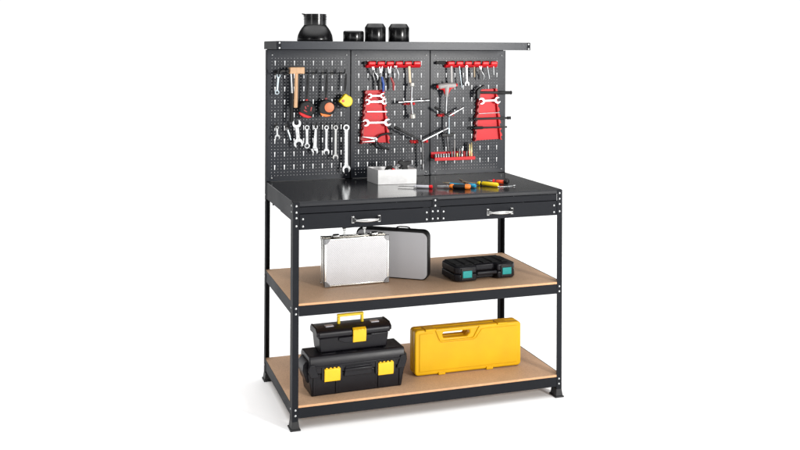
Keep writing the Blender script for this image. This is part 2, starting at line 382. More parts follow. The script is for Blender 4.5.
# upper row, left panel
for px, w_ in ((275.5, 'holding the blue-grey ring spanner'), (285, 'carrying the black-headed claw hammer'), (304.8, 'holding the cord of the black and red tape measure'),
               (313.4, 'between the two round tape measures, empty'), (322.8, 'holding the cord of the tape measure with the orange disc'), (331.8, 'just left of the yellow tape measure, empty'), (340.8, 'holding the cord of the yellow tape measure')):
    hook(px, 72.8, 'black wire hook '+w_, .072)
spanner((277, 75.5), (275.6, 92), (('ring', .0085), ('ring', .0095)), .0085, 'blue-grey double ring spanner hanging leftmost in the upper row', off=.035, m_='blue_steel')
# claw hammer
p = B(284, 72, .045); r = thing('claw_hammer', 'claw hammer with black head and long black rubber grip, left of the wooden mallet', 'hammer', p)
m = MB(); m.prism([(-.022, .012), (-.030, .004), (-.034, -.012), (-.029, -.010), (-.020, .0), (-.004, -.001), (.014, -.002), (.016, -.006), (.026, -.006), (.026, .013), (.016, .013), (.012, .009), (-.01, .013)], -.012, .012)
m.build('head', 'black', r, bevel=.002)
e = B(289.6, 76, .045)-p; f_ = B(290, 93.5, .045)-p; g_ = B(290, 121, .045)-p
m = MB(); m.tube([e+Vector((-.003, 0, .012)), f_], .0048, 12); m.build('shaft', 'steel', r)
m = MB(); m.tube([f_+Vector((0, 0, .004)), f_-Vector((0, 0, .03)), g_+Vector((-.003, 0, .02)), g_+Vector((-.004, 0, 0))], [.0078, .0075, .0085, .0082], 14); m.build('grip', 'rubber', r, bevel=.001)
# mallet
p = B(294.3, 70.2, .05); r = thing('wooden_mallet', 'pale wooden mallet with rectangular head and thin round handle', 'mallet', p)
m = MB(); m.box(-.034, .034, -.019, .019, -.0145, .0155); m.build('head', 'wood', r, bevel=.003)
e = B(293.3, 107, .05)-p; m = MB(); m.tube([(-.001, 0, -.012), e*.5, e], [.0078, .0085, .0095], 14); m.build('handle', 'wood', r, bevel=.002)
hook(296.5, 72.5, 'black wire hook behind the pale wooden mallet head', .03)
# tape measures
def cord(root, top, bot, base, sp=.0028):
    m = MB(); a, b = top-base, bot-base
    n = 8; p1 = [a+Vector((-sp*.2-sp*math.sin(PI*i/n), 0, 0))+(b-a)*(i/n) for i in range(n+1)]; p2 = [a+Vector((sp*.2+sp*math.sin(PI*i/n), 0, 0))+(b-a)*(i/n) for i in range(n+1)]
    m.tube(p1, .0028, 8); m.tube(p2, .0028, 8); m.build('wrist_cord', 'cord', root)
def tape_round(c, R, label, disc, accent, top, style):
    p = B(c[0], c[1], .045); r = thing('tape_measure', label, 'tape measure', p, 0, 'tape measures hanging by cords')
    n = 28; pts = []
    for k in range(n):
        a = 2*PI*k/n; rr = R*(1+.035*math.cos(3*a+.6)+.02*math.cos(5*a)); pts.append((rr*math.cos(a), rr*.98*math.sin(a)))
    m = MB(); m.prism(pts, -.019, .019); m.build('case', 'rubber', r, bevel=.005, seg=3)
    for k in range(9):
        a = 2*PI*k/9+.25; m = MB(); c_, q_ = math.cos(a), math.sin(a)
        m.box(R*.90*c_-.0042, R*.90*c_+.0042, -.0203, .012, R*.88*q_-.0042, R*.88*q_+.0042); m.build('grip_pad', 'rubber', r, bevel=.0018)
    if style == 'disc':
        m = MB(); m.lathe([(R*.56, -.0185), (R*.56, -.0205), (R*.48, -.0215), (0, -.0215)], (R*.28, 0, R*.08), 28, 'y'); m.build('disc', disc, r)
        m = MB(); m.prism([(-R*.85, -R*.50), (-R*.55, -R*.62), (R*.35, -R*.78), (R*.62, -R*.72), (R*.35, -R*.95), (-R*.1, -R*1.02), (-R*.6, -R*.88)], -.021, .004); m.build('lower_trim', accent, r, bevel=.002)
    else:
        m = MB(); m.prism([(-R*.95, -R*.32), (-R*.72, -R*.42), (-R*.05, -R*.72), (R*.42, -R*.86), (R*.55, -R*.95), (R*.1, -R*1.08), (-R*.5, -R*.92), (-R*.88, -R*.62)], -.021, .004); m.build('lower_trim', accent, r, bevel=.002)
        for q in ([(-.35, .30), (-.22, .36), (-.10, .05), (-.25, .0)], [(-.05, .45), (.15, .40), (.12, .30), (-.05, .33)], [(.42, .28), (.56, .20), (.46, -.28), (.34, -.22)], [(-.45, -.05), (-.30, -.10), (.0, -.32), (-.1, -.36), (-.42, -.2)]):
            m = MB(); m.prism([(a*R, b*R) for a, b in q], -.0205, -.0185); m.build('red_mark', disc, r, bevel=.0004)
    m = MB(); m.prism([(-.007, R*.92), (.007, R*.92), (.004, R*1.16), (-.004, R*1.16)], -.005, .005); m.build('cord_loop', accent if style != 'disc' else 'dred', r, bevel=.001)
    cord(r, B(top[0], top[1], .045), p+Vector((0, 0, R*1.12)), p)
    return r
tape_round((304.4, 108.3), .0385, 'black and red round tape measure beside the mallet handle', 'dred', 'red', (305.8, 73.5), 'marks')
tape_round((323.6, 107.3), .0400, 'black tape measure with an orange disc on its face', 'peach', 'orange', (324.5, 73.5), 'disc')
p = B(342.8, 100, .045); r = thing('tape_measure', 'small yellow teardrop tape measure with an orange dot', 'tape measure', p, 0, 'tape measures hanging by cords')
pts = [(-.034, -.003), (-.002, .034)]
for k in range(15):
    a = math.radians(75-k*15.5); pts.append((.006+.027*math.cos(a), -.003+.027*math.sin(a)))
m = MB(); m.prism(pts, -.014, .014); m.build('case', 'yellow', r, bevel=.004, seg=3)
m = MB(); m.lathe([(.0065, -.0138), (.0065, -.0152), (0, -.0155)], (-.014, 0, -.001), 16, 'y'); m.build('dot', 'ored', r)
m = MB(); m.prism([(-.036, -.006), (-.001, -.031), (.008, -.032), (.004, -.036), (-.014, -.030), (-.037, -.012)], -.010, .016); m.build('rear_bumper', 'rubber', r, bevel=.002)
cord(r, B(343.5, 73.5, .045), p+Vector((-.002, 0, .045)), p)
# lower row of spanners, left panel
row = ((275.4, 126.3), (286, 127), (295.3, 126.5), (305.2, 126.3), (314.6, 126.3), (324.6, 126.3), (333.6, 126.3), (344, 126.5))
names = ('smallest spanner at the left end', 'short grey socket key', 'wide double open spanner', 'double ring spanner of the lower row', 'adjustable spanner', 'combination spanner right of the adjustable one', 'slim combination spanner', 'largest combination spanner')
for (px, py), nm in zip(row, names): hook(px, py-.6, 'black wire hook holding the '+nm, .034)
spanner((275.6, 127), (275.8, 136.5), (('ring', .0068), ('open', .0115)), .0085, 'smallest spanner of the lower row, with one open jaw, at the left end', tilt=0)
p = B(286, 128.5, .024); r = thing('socket_key', 'short grey bent socket key hanging tilted in the lower row', 'socket key', p)
m = MB(); m.tube([(-.004, 0, .004), (.003, -.004, -.004)], .0098, 14); m.build('socket', 'dsteel', r, bevel=.001)
m = MB(); m.tube([(.002, 0, -.002), (.010, 0, -.024), (.018, 0, -.052)], [.0045, .0042, .003], 10); m.build('shank', 'blue_steel', r)
spanner((295, 123), (296.8, 142.5), (('open', .0185), ('open', .0205)), .017, 'wide stubby double open-ended spanner in the lower row', tilt=4)
spanner((305.2, 127), (305.3, 145), (('ring', .0105), ('ring', .0115)), .0115, 'stout double ring spanner fourth in the lower row')
# adjustable spanner
a, b = B(314.5, 127, .022), B(313.6, 149, .022)
r = thing('adjustable_spanner', 'adjustable spanner with a broad toothed jaw pointing down', 'spanner', a, 0, 'silver spanners on the pegboard')
m = MB(); m.ring(0, .001, .0058, .0112, -.003, .003, 22); d_ = b-a
m.prism([(-.0058, -.009), (.0058, -.009), (d_.x+.009, d_.z+.014), (d_.x+.014, d_.z+.002), (d_.x+.017, d_.z-.012), (d_.x+.009, d_.z-.0215), (d_.x+.004, d_.z-.008), (d_.x-.004, d_.z-.004), (d_.x-.011, d_.z+.010), (d_.x-.008, d_.z+.022)], -.0045, .0045)
m.build('body', 'steel', r, bevel=.0012)
m = MB(); m.prism([(d_.x-.0105, d_.z+.006), (d_.x-.005, d_.z-.005), (d_.x-.003, d_.z-.0185), (d_.x-.010, d_.z-.016), (d_.x-.017, d_.z-.004), (d_.x-.021, d_.z+.002)], -.005, .005); m.build('moving_jaw', 'steel', r, bevel=.001)
m = MB(); m.lathe([(.004, -.008), (.0048, -.007), (.0048, .007), (.004, .008)], (d_.x-.001, 0, d_.z+.004), 14, 'x'); m.build('worm_screw', 'dsteel', r)
spanner((324.6, 127), (324.4, 151), (('ring', .0098), ('open', .0135)), .0105, 'combination spanner hanging right of the adjustable spanner', tilt=0)
spanner((333.8, 127), (333.5, 156.3), (('ring', .0105), ('open', .0125)), .0095, 'slim ribbed combination spanner, second from the right in the lower row', tilt=0, m_='chrome')
spanner((344.2, 127), (344.2, 168), (('ring', .0135), ('open', .0175)), .0150, 'largest combination spanner, hanging at the right end of the lower row', tilt=0, th=.007)

# red plier racks
def plier_rack(x0, x1, y0, y1, y2, nb, label, lead):
    a, b = B(x0, y0, 0), B(x1, y0, 0); zt, zb = a.z, B(x0, y2, 0).z; zm = B(x0, y1, 0).z
    w = b.x-a.x; r = thing('plier_rack', label, 'tool rack', (a.x, D, zb), 0, 'red slotted racks along the top of the pegboard')
    h = zt-zb
    m = MB(); m.prism([(-.001, 0), (-.001, h*.72), (-.008, h*.72), (-.030, h*.36), (-.026, h*.22), (-.012, 0)], 0, w, 'yz')
    m.build('rail', 'rackred', r, bevel=.0012)
    bw = w/nb
    for k in range(nb):
        m = MB(); m.box(k*bw+.0055, (k+1)*bw-.0035, -.040, -.006, h*.42, h*.98); m.build('block', 'red', r, bevel=.005, seg=3)
    for k in range(nb-1): m = MB(); m.box((k+1)*bw-.0028, (k+1)*bw+.0045, -.034, -.001, h*.60, h*1.04); m.build('clip', 'black', r, bevel=.001)
    m = MB()
    if lead: m.box(-lead, .004, -.016, -.002, h*.55, h*1.0)
    m.tube([(-.012 if not lead else -lead-.004, -.014, h*.72), (.006, -.014, h*.72)], .0075, 10)
    m.build('lead_bar' if lead else 'end_knob', 'black', r, bevel=.001)
plier_rack(365.2, 419, 61.0, 63.8, 67.8, 6, 'red slotted plier rack across the top of the middle panel', 0)
plier_rack(444, 495.2, 61.0, 63.8, 67.6, 6, 'red slotted plier rack with a black lead bar, across the top of the right panel', .044)
# hand pliers hung jaws-up in the first rack
def hung_pliers(j0, j1, piv, h0, h1, ha, hb, label, grips, group='small pliers hanging in the red racks', off=.038, gr=.0058):
    p = B(*piv, off); r = thing('pliers', label, 'pliers', p, 0, group)
    for (q, sg) in ((j0, -1), (j1, 1)):
        e = B(*q, off)-p; n = Vector((-e.z, 0, e.x)).normalized()*sg*-1
        m = MB(); w0, w1 = .0045, .0018
        s1, s2 = e+n*w1, e-n*w1
        m.hexa([(n*w0).to_tuple(), s1.to_tuple(), s2.to_tuple(), (-n*w0).to_tuple()], [((n*w0)+Vector((0, -.005, 0))).to_tuple(), (s1+Vector((0, -.005, 0))).to_tuple(), (s2+Vector((0, -.005, 0))).to_tuple(), (-n*w0+Vector((0, -.005, 0))).to_tuple()])
        m.build('jaw', 'steel', r, bevel=.0006)
    m = MB(); m.lathe([(.0055, .001), (.0055, -.008), (.004, -.009), (0, -.009)], (0, 0, 0), 16, 'y'); m.build('pivot', 'dsteel', r)
    for (q, q2, c) in ((h0, ha, grips[0]), (h1, hb, grips[1])):
        a_ = B(*q, off)-p; b_ = B(*q2, off)-p; mid = (a_+b_)/2+Vector(((a_.x+b_.x)*.25, 0, 0))
        m = MB(); m.tube([(0, 0, 0), a_], .003, 8); m.build('tang', 'steel', r)
        m = MB(); m.tube([a_, a_.lerp(mid, .5), mid, mid.lerp(b_, .5), b_], [gr*.75, gr, gr, gr*.95, gr*.7], 10); m.build('handle', c, r)
hung_pliers((369.5, 66.5), (371, 66.5), (371.6, 71), (370.6, 73), (373.0, 73), (372.2, 80), (375.2, 79.5), 'small pliers with bare grey handles, leftmost in the middle rack', ('dsteel', 'steel'), gr=.0036)
hung_pliers((377.0, 66.5), (379.8, 66), (378.2, 74), (377.2, 76.5), (379.4, 76.5), (376.6, 89), (380.8, 91.5), 'pliers with one blue and one black handle in the middle rack', ('rubber', 'blue'))
hung_pliers((385.4, 66.5), (388.3, 66), (387.0, 74), (386.0, 77), (388.4, 77), (385.9, 88), (391, 90), 'pliers with black and dark red handles in the middle rack', ('rubber', 'dred'))
hung_pliers((391.9, 65.5), (393.9, 65.5), (393.0, 68), (391.8, 69.5), (394.6, 69.5), (391.8, 78), (395.6, 79), 'thin silver-handled pliers right of the dark red ones', ('dsteel', 'steel'), gr=.0032)
def rod_tool(a, b, r0, label, m_, name='rod', cat='rod', off=.038, group=None, flat=0, tipm=None, r1=None):
    A, Bq = B(*a, off), B(*b, off); m = MB(); d_ = Bq-A
    if flat:
        n = Vector((-d_.z, 0, d_.x)).normalized()*flat; k = Vector((0, -.0022, 0))
        m.hexa([(n).to_tuple(), (d_+n).to_tuple(), (d_-n).to_tuple(), (-n).to_tuple()], [(n+k).to_tuple(), (d_+n+k).to_tuple(), (d_-n+k).to_tuple(), (-n+k).to_tuple()])
    else: m.tube([(0, 0, 0), d_*.5, d_], r0, 12, r1=r1)
    if tipm:
        root = thing(name, label, cat, A, 0, group); m.build('blade', m_, root, bevel=.0006)
        m = MB(); m.tube([d_*.0, -d_.normalized()*.012], r0*1.6 if not flat else flat*1.3, 12); m.build('end', tipm, root, bevel=.0008); return root
    return tag(m.build(name, m_, None, bevel=.0006, loc=A), label, cat, group)
rod_tool((406.9, 66), (407.9, 84), 0, 'flat tan file hanging above the cross wrench', 'tan', 'file', 'file', flat=.0058, off=.034)
# cross wrench
c = B(408, 101, .045); r = thing('cross_wrench', 'four-way cross wrench with silver sockets on a red holder', 'wheel wrench', c)
for q, rr, ln, mm in (((408.9, 82.4), .0120, .018, 'pale'), ((409.8, 117.6), .0135, .022, 'pale'), ((395, 101.8), .0082, .030, 'chrome'), ((425.6, 99.8), .0082, .030, 'chrome')):
    e = B(*q, .045)-c; u = e.normalized()
    m = MB(); m.tube([(0, 0, 0), e-u*ln*.8], .0055, 10); m.build('arm', 'steel', r)
    m = MB(); m.tube([e-u*ln, e-u*ln*.8, e], [rr*.7, rr, rr], 14); m.build('socket', 'pale' if mm == 'pale' else 'steel', r, bevel=.001)
for s_ in ((-.022, -.010), (.012, -.010)): pass
def red_clip(px, py, w, label, lobes=3):
    p = B(px, py, .0); r = thing('tool_holder', label, 'tool holder', p, 0, 'small red plastic holders on the pegboard')
    m = MB(); m.box(-w/2, w/2, -.008, -.001, -.006, .006); m.build('bar', 'red', r, bevel=.0015)
    for k in range(lobes):
        x = -w/2+w*(k+.5)/lobes; m = MB(); m.lathe([(.003, -.020), (.0062, -.018), (.0062, -.006), (.0045, -.004)], (x, 0, -.002), 12, 'y'); m.build('peg', 'red' if k % 2 else 'dred', r)
red_clip(408.3, 103.2, .060, 'red holder behind the centre of the cross wrench', 4)
# spanner rack (tapered, red) in the middle panel
def spanner_rack(tl, tr, bl, br_, label, hooks, nteeth):
    a, b, c_, d_ = B(*tl, 0), B(*tr, 0), B(*bl, 0), B(*br_, 0)
    r = thing('spanner_rack', label, 'spanner rack', (c_.x, D, c_.z), 0, 'tapered red spanner racks'); o_ = Vector((c_.x, D, c_.z))
    a, b, c_, d_ = a-o_, b-o_, Vector((0, 0, 0)), d_-o_
    pl = lambda q: (q.x, q.z)
    m = MB(); m.prism([pl(c_), pl(d_), pl(b), pl(a)], -.012, -.004); m.build('plate', 'rackred', r, bevel=.0015)
    for side in (0, 1):
        lo, hi = (c_, a) if side == 0 else (d_, b); s_ = -1 if side == 0 else 1; pts = []
        n = nteeth
        inn = [(lo.x-s_*.006, lo.z-.002), (hi.x-s_*.006, hi.z+.002)]
        out = []
        for k in range(n):
            for (f, ext) in ((.0, .004), (.45, .006), (.5, -.0015), (.85, -.0015)):
                u = (k+f)/n; out.append((hi.x+(lo.x-hi.x)*u+s_*ext, hi.z+(lo.z-hi.z)*u))
        pts = [inn[0], inn[1]]+out+[(lo.x+s_*.004, lo.z-.002)]
        if side == 1: pass
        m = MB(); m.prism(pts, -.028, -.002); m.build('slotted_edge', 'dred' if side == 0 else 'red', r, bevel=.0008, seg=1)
    for fx in (.35, .68):
        m = MB(); q = c_.lerp(a, .5).lerp(d_.lerp(b, .5), fx); m.lathe([(.0026, -.0125), (.0026, -.0121), (0, -.0120)], (q.x, 0, q.z), 12, 'y'); m.build('screw', 'dred', r)
    return r
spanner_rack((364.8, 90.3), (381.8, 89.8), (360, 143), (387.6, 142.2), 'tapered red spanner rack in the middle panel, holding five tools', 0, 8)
G2 = 'silver spanners on the pegboard'
spanner((367.5, 95.6), (380.3, 95.4), (('open', .0105), ('open', .0115)), .0085, 'shortest double open spanner at the top of the middle red rack', off=.038, tilt=18)
spanner((365.3, 101.4), (381.8, 101), (('open', .012), ('open', .013)), .0100, 'second double open spanner from the top of the middle red rack', off=.038, tilt=18)
rod_tool((364.6, 111.2), (384.5, 111), 0, 'thin flat spanner seen edge-on across the middle red rack', 'steel', 'spanner', 'spanner', off=.040, flat=.0030, group=G2)
spanner((363.6, 122.2), (385.2, 121.8), (('open', .0155), ('open', .0160)), .0095, 'longest double open spanner, lowest in the middle red rack', off=.038, tilt=18)
# needle nose pliers lying across the foot of the rack
p = B(373.6, 138.8, .036); r = thing('needle_nose_pliers', 'needle-nose pliers with black curved handles across the foot of the middle red rack', 'pliers', p)
for q, w_ in (((359.8, 136.0), 1), ((359.8, 141.2), -1)):
    e = B(*q, .036)-p; m = MB(); m.prism([(.004, -.008*w_), (.004, .010*w_), (-.006, .011*w_), (e.x, e.z+.0012*w_), (e.x, e.z-.0012*w_), (-.012, .0015*w_)], -.004+.001*w_, .004+.001*w_); m.build('jaw', 'steel', r, bevel=.0008)
m = MB(); m.lathe([(.0085, .004), (.0085, -.006), (.006, -.0075), (0, -.0075)], (0, 0, 0), 18, 'y'); m.build('pivot', 'steel', r)
for pts in (((374.5, 137.5), (378.5, 134.5), (384, 133), (390, 133)), ((374.5, 141), (378, 145), (381.5, 147.5), (386.8, 148.5))):
    q = [B(*z, .036)-p for z in pts]; m = MB(); m.tube(q, [.0045, .0052, .0055, .0042], 10); m.build('handle', 'rubber', r)
hook(373, 144, 'black wire hook under the needle-nose pliers', .04)
# Y wrenches
def y_wrench(c_, ends, label, r0, sr, off=.048, mats=('steel',)*3):
    c = B(*c_, off); r = thing('three_way_wrench', label, 'socket wrench', c, 0, 'three-way socket wrenches')
    m = MB(); m.lathe([(r0*.6, -r0*1.5), (r0*1.3, -r0*1.2), (r0*1.6, 0), (r0*1.3, r0*1.2)], (0, 0, 0), 16, 'y'); m.build('hub', 'dsteel', r)
    for q, mm in zip(ends, mats):
        e = B(*q, off)-c; u = e.normalized(); m = MB(); m.tube([(0, 0, 0), e-u*.022], r0, 10); m.build('arm', mm, r)
        m = MB(); m.tube([e-u*.030, e-u*.024, e], [r0, sr, sr], 12); m.build('socket', mm, r, bevel=.0008)
y_wrench((418.8, 140.3), ((391.5, 126.3), (444.3, 127.3), (419.6, 168)), 'large three-way socket wrench spanning the middle and right panels', .0050, .0072, mats=('black', 'steel', 'dsteel'))
red_clip(413.5, 141.4, .040, 'red holder left of the hub of the large three-way wrench', 3)
red_clip(424.3, 140.8, .030, 'red holder right of the hub of the large three-way wrench', 2)
y_wrench((445.3, 115.2), ((431.5, 106.8), (459.5, 107.0), (445.2, 133)), 'small three-way socket wrench below the red and grey handle', .0048, .0064, mats=('black', 'steel', 'blue_steel'))
red_clip(440, 114.9, .034, 'red holder left of the hub of the small three-way wrench', 3)
red_clip(451.6, 114.2, .018, 'red holder right of the hub of the small three-way wrench', 1)
# T-handle key
c = B(443.4, 88, .045); r = thing('t_handle_key', 'T-handle key with red and grey grip and long grey shaft', 'T-handle key', c)
a = B(433.8, 86.2, .045)-c; b = B(453.2, 84.6, .045)-c; e = B(443.2, 96.5, .045)-c
m = MB(); m.tube([a, a.lerp(b, .12), a.lerp(b, .5)+Vector((0, 0, .002)), a.lerp(b, .88), b], [.006, .0140, .0120, .0125, .007], 16); m.tube([a.lerp(b, .5), e*.6, e], [.013, .0095, .007], 16); m.build('grip', 'grey', r)
for q, w_ in ((a, 1), (b, -1)):
    m = MB(); m.tube([q+Vector((-w_*.0025, 0, 0)), q+Vector((w_*.006, 0, 0))], [.007, .0098], 14); m.build('end_cap', 'red', r, bevel=.001)
m = MB(); m.tube([a+Vector((.012, .003, -.009)), a.lerp(b, .36)+Vector((0, .004, -.014)), e+Vector((-.003, .003, .008))], [.0060, .0080, .0050], 10)
m.tube([b+Vector((-.010, .003, -.008)), b.lerp(a, .32)+Vector((0, .004, -.013)), e+Vector((.003, .003, .008))], [.0055, .0070, .0045], 10); m.build('lower_grip', 'red', r)
m = MB(); m.tube([e, B(442.6, 112.5, .045)-c], .0045, 12); m.build('shaft', 'steel', r)
hook(444.5, 84.5, 'black wire hook behind the T-handle key', .035)
# things hanging in the right rack
GG = 'slim tools hanging in the right red rack'
rod_tool((448.6, 66), (448.9, 83), 0, 'flat grey blade directly above the T-handle key', 'grey', 'blade', 'blade', flat=.0048, group=GG)
rod_tool((456.3, 66), (458.9, 87.5), .0042, 'long tapering grey punch second in the right rack', 'blue_steel', 'punch', 'punch', group=GG, r1=.0022)
spanner((463.6, 66.5), (464, 83.6), (('ring', .006), ('open', .0105)), .0072, 'narrow open-ended spanner hanging in the right red rack', off=.038, tilt=0)
rod_tool((471.2, 66.5), (471.4, 77), .0042, 'short brown tapered punch in the right red rack', 'tan', 'punch', 'punch', group=GG)
hung_pliers((476.2, 66), (478.2, 66), (477.4, 70), (477.0, 71.5), (478.8, 71.5), (477.6, 79.8), (480.6, 79), 'small bright silver pliers in the right red rack', ('dsteel', 'steel'), gr=.0038)
rod_tool((484.2, 66), (486.3, 78.6), .0040, 'slanting silver hex key in the right red rack', 'steel', 'hex_key', 'hex key', group=GG, r1=.003)
rod_tool((490.4, 66), (490.7, 75), .0030, 'thinnest silver pin at the right end of the right red rack', 'steel', 'pin', 'pin', group=GG)
# right spanner rack
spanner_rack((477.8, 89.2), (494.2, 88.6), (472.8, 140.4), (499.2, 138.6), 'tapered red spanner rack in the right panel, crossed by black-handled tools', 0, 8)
spanner((478.6, 100.6), (494.3, 99.8), (('open', .0150), ('open', .0150)), .0090, 'bright double open spanner in the right red rack', off=.038, tilt=18)
rod_tool((476, 113.3), (497, 112.1), .0018, 'hair-thin silver rod across the right red rack', 'steel', 'rod', 'rod', off=.033)
c = B(474, 92.2, .045); r = thing('ball_hammer', 'black hammer lying level over the top of the right red rack', 'hammer', c)
m = MB(); m.prism([(-.006, -.030), (.006, -.030), (.010, -.004), (.010, .008), (.036, .034), (.030, .038), (.002, .020), (-.008, .008)], -.010, .010); m.build('head', 'black', r, bevel=.002)
e = B(507.6, 92.2, .045)-c; m = MB(); m.tube([(.004, 0, .001), e*.62], .0064, 12); m.build('shaft', 'black', r)
m = MB(); m.tube([e*.60, e*.66, e*.97, e*.975, e], [.0072, .0090, .0082, .0102, .0090], 14); m.build('grip', 'rubber', r)
for (x0, y0, x1, y1, lb, gx) in ((471.5, 118.3, 506.5, 117.2, 'black T-bar lying level across the middle of the right red rack', .92), (469.5, 127.2, 503, 126.2, 'black tapered bar lying level, lower of the two below the hammer', .3)):
    a = B(x0, y0, .045); e = B(x1, y1, .045)-a; r = thing('black_bar', lb, 'bar', a)
    if gx > .5:
        m = MB(); m.tube([(0, 0, 0), e*.9], .0056, 12); m.tube([(.002, 0, .010), (.002, 0, -.012)], .004, 10); m.build('shaft', 'black', r)
        m = MB(); m.tube([e*.89, e*.93, e*.96, e], [.0058, .0085, .0068, .0085], 12); m.build('tip', 'rubber', r)
    else:
        m = MB(); m.tube([e*.28, e], .0046, 12, r1=.0046); m.build('shaft', 'black', r)
        m = MB(); m.tube([(0, 0, 0), e*.05, e*.26, e*.30], [.0055, .0078, .0078, .005], 12); m.build('grip', 'rubber', r)
# dark ratchet under the small three-way wrench
c = B(445.5, 134.5, .03); r = thing('ratchet', 'black ratchet hanging below the small three-way wrench', 'ratchet', c)
m = MB(); m.prism([(-.034, .006), (-.030, -.008), (-.010, -.006), (.0, -.010), (.024, -.004), (.034, .004), (.032, .011), (.004, .008), (-.014, .012)], -.007, .007); m.build('head', 'black', r, bevel=.002)
m = MB(); m.tube([(-.004, 0, -.006), (.0, 0, -.045), (.003, 0, -.074)], [.0062, .005, .0042], 12); m.build('handle', 'dsteel', r)
# bit tray
a = B(434.2, 154.5, 0); b = B(475, 153.6, 0); zb = B(434.2, 159.6, 0).z-.001; w = b.x-a.x-.005
tx0 = B(430.8, 155, 0).x; r = thing('bit_tray', 'red socket and bit tray low on the right panel', 'tool tray', (tx0, D, zb)); w = B(470.8, 155, 0).x-tx0
m = MB(); m.box(0, w, -.052, -.001, .010, .013); m.build('base', 'rackred', r, bevel=.001)
m = MB(); m.box(0, w, -.057, -.0525, .001, .017); m.build('front_lip', 'red', r, bevel=.0015)
m = MB(); m.box(0, w, -.004, -.001, .0135, .038); m.build('back_plate', 'rackred', r, bevel=.001)
m = MB(); m.box(0, w, -.030, -.027, .0135, .030); m.build('divider', 'dred', r, bevel=.001)
tb = Vector((tx0, D, zb))
SG = 'small sockets standing at the left of the red tray'
for k in range(6):
    m = MB(); x = .010+k*.0135; rr = .0058-.0002*k
    m.lathe([(rr, 0), (rr, .012), (rr*.8, .0135), (rr*.8, .020), (rr*.55, .020), (rr*.5, .012), (0, .012)], n=16)
    tag(m.build('socket', 'steel', None, loc=(tb.x+x, tb.y-.041, tb.z+.0132)), 'tiny silver socket in the row at the left of the red tray', 'socket', SG)
def bit(x, yo, h, rr, m_, label, name='drill_bit', cat='bit', r1=None):
    m = MB(); m.lathe([(rr, 0), (rr, h*.5), (rr*.9, h*.52), ((r1 or rr*.8), h*.97), ((r1 or rr*.8)*.5, h), (0, h)], n=14)
    tag(m.build(name, m_, None, loc=(tb.x+x, tb.y-yo, tb.z+.0132)), label, cat, 'bits and sockets standing upright in the red tray')
bit(.094, .040, .030, .0052, 'dsteel', 'short dark socket beside the row of tiny sockets')
bit(.108, .040, .086, .0032, 'grey', 'tallest thin grey bit standing in the red tray')
bit(.121, .040, .022, .0050, 'brass', 'short brass bit near the middle of the red tray')
bit(.133, .040, .045, .0048, 'dsteel', 'dark socket adapter right of the short brass bit')
bit(.146, .042, .046, .0058, 'chrome', 'bright chrome socket in the right half of the red tray')
bit(.159, .040, .028, .0052, 'dred', 'stubby dark red bit in the red tray')
bit(.171, .040, .030, .0050, 'dsteel', 'small dark bit just left of the black-gripped brass pair')
bit(.184, .016, .070, .0058, 'black', 'tall black bit behind the two brass bits')
bit(.186, .042, .064, .0036, 'brass', 'left one of the two tall brass bits in the tray')
bit(.196, .042, .070, .0038, 'brass', 'right one of the two tall brass bits in the tray')

# ------------------------------------------------------------------ on the worktop
ang = -.085
r = thing('silver_box', 'open silver aluminium box of small tools on the worktop', 'box', (.463, .355, ZT+.0006), ang)
w, dp, h = .179, .125, .066
fl = [(0, 0), (w, 0), (w-.004, dp), (-.024, dp)]; fi = [(.0022, .002), (w-.0022, .002), (w-.006, dp-.002), (-.0215, dp-.002)]
m = MB()
for k in range(4):
    a, b, c_, d_ = fl[k], fl[(k+1) % 4], fi[(k+1) % 4], fi[k]
    for q in ([(a, 0), (b, 0), (b, h), (a, h)], [(d_, .002), (c_, .002), (c_, h), (d_, h)], [(a, h), (b, h), (c_, h), (d_, h)]):
        m.bm.faces.new([m.bm.verts.new((p_[0], p_[1], z_)) for p_, z_ in q])
m.bm.faces.new([m.bm.verts.new((p_[0], p_[1], .002)) for p_ in fi]); m.bm.faces.new([m.bm.verts.new((p_[0], p_[1], 0)) for p_ in fl])
m.build('tray', 'zincbox', r, bevel=.0006)
def inbox(x, y, z): return Vector((.463, .355, ZT))+Matrix.Rotation(ang, 3, 'Z')@Vector((x, y, z))
p = inbox(.062, .045, .060); r = thing('pliers', 'black and red pliers poking out of the silver box', 'pliers', p, ang)
m = MB(); m.tube([(-.028, 0, -.016), (-.008, 0, .010), (.010, 0, .013), (.022, 0, -.002), (.026, 0, -.03)], [.006, .008, .008, .006, .005], 12); m.build('handle', 'rubber', r)
m = MB(); m.tube([(.012, -.009, .006), (.032, -.009, -.004)], .004, 10); m.build('red_insert', 'red', r)
m = MB(); m.tube([(-.020, 0, -.01), (-.026, 0, -.052)], .005, 10); m.build('jaw', 'dsteel', r)
p = inbox(.132, .05, .060); r = thing('pistol_grip_tool', 'black pistol-shaped tool standing in the silver box', 'hand tool', p, ang)
m = MB(); m.prism([(-.028, .030), (-.026, .040), (-.006, .042), (.004, .036), (.030, .040), (.034, .026), (.016, .020), (.012, -.02), (-.002, -.05), (-.016, -.05), (-.008, .006), (-.022, .002), (-.024, .010), (-.010, .018)], -.010, .010)
m.build('body', 'black', r, bevel=.003)
m = MB(); m.tube([(.02, .012, .016), (.024, .012, -.045)], .0042, 10); m.build('pin', 'chrome', r)
m = MB(); m.tube([(-.034, 0, .018), (-.024, 0, .022)], .006, 10); m.build('knob', 'dsteel', r)

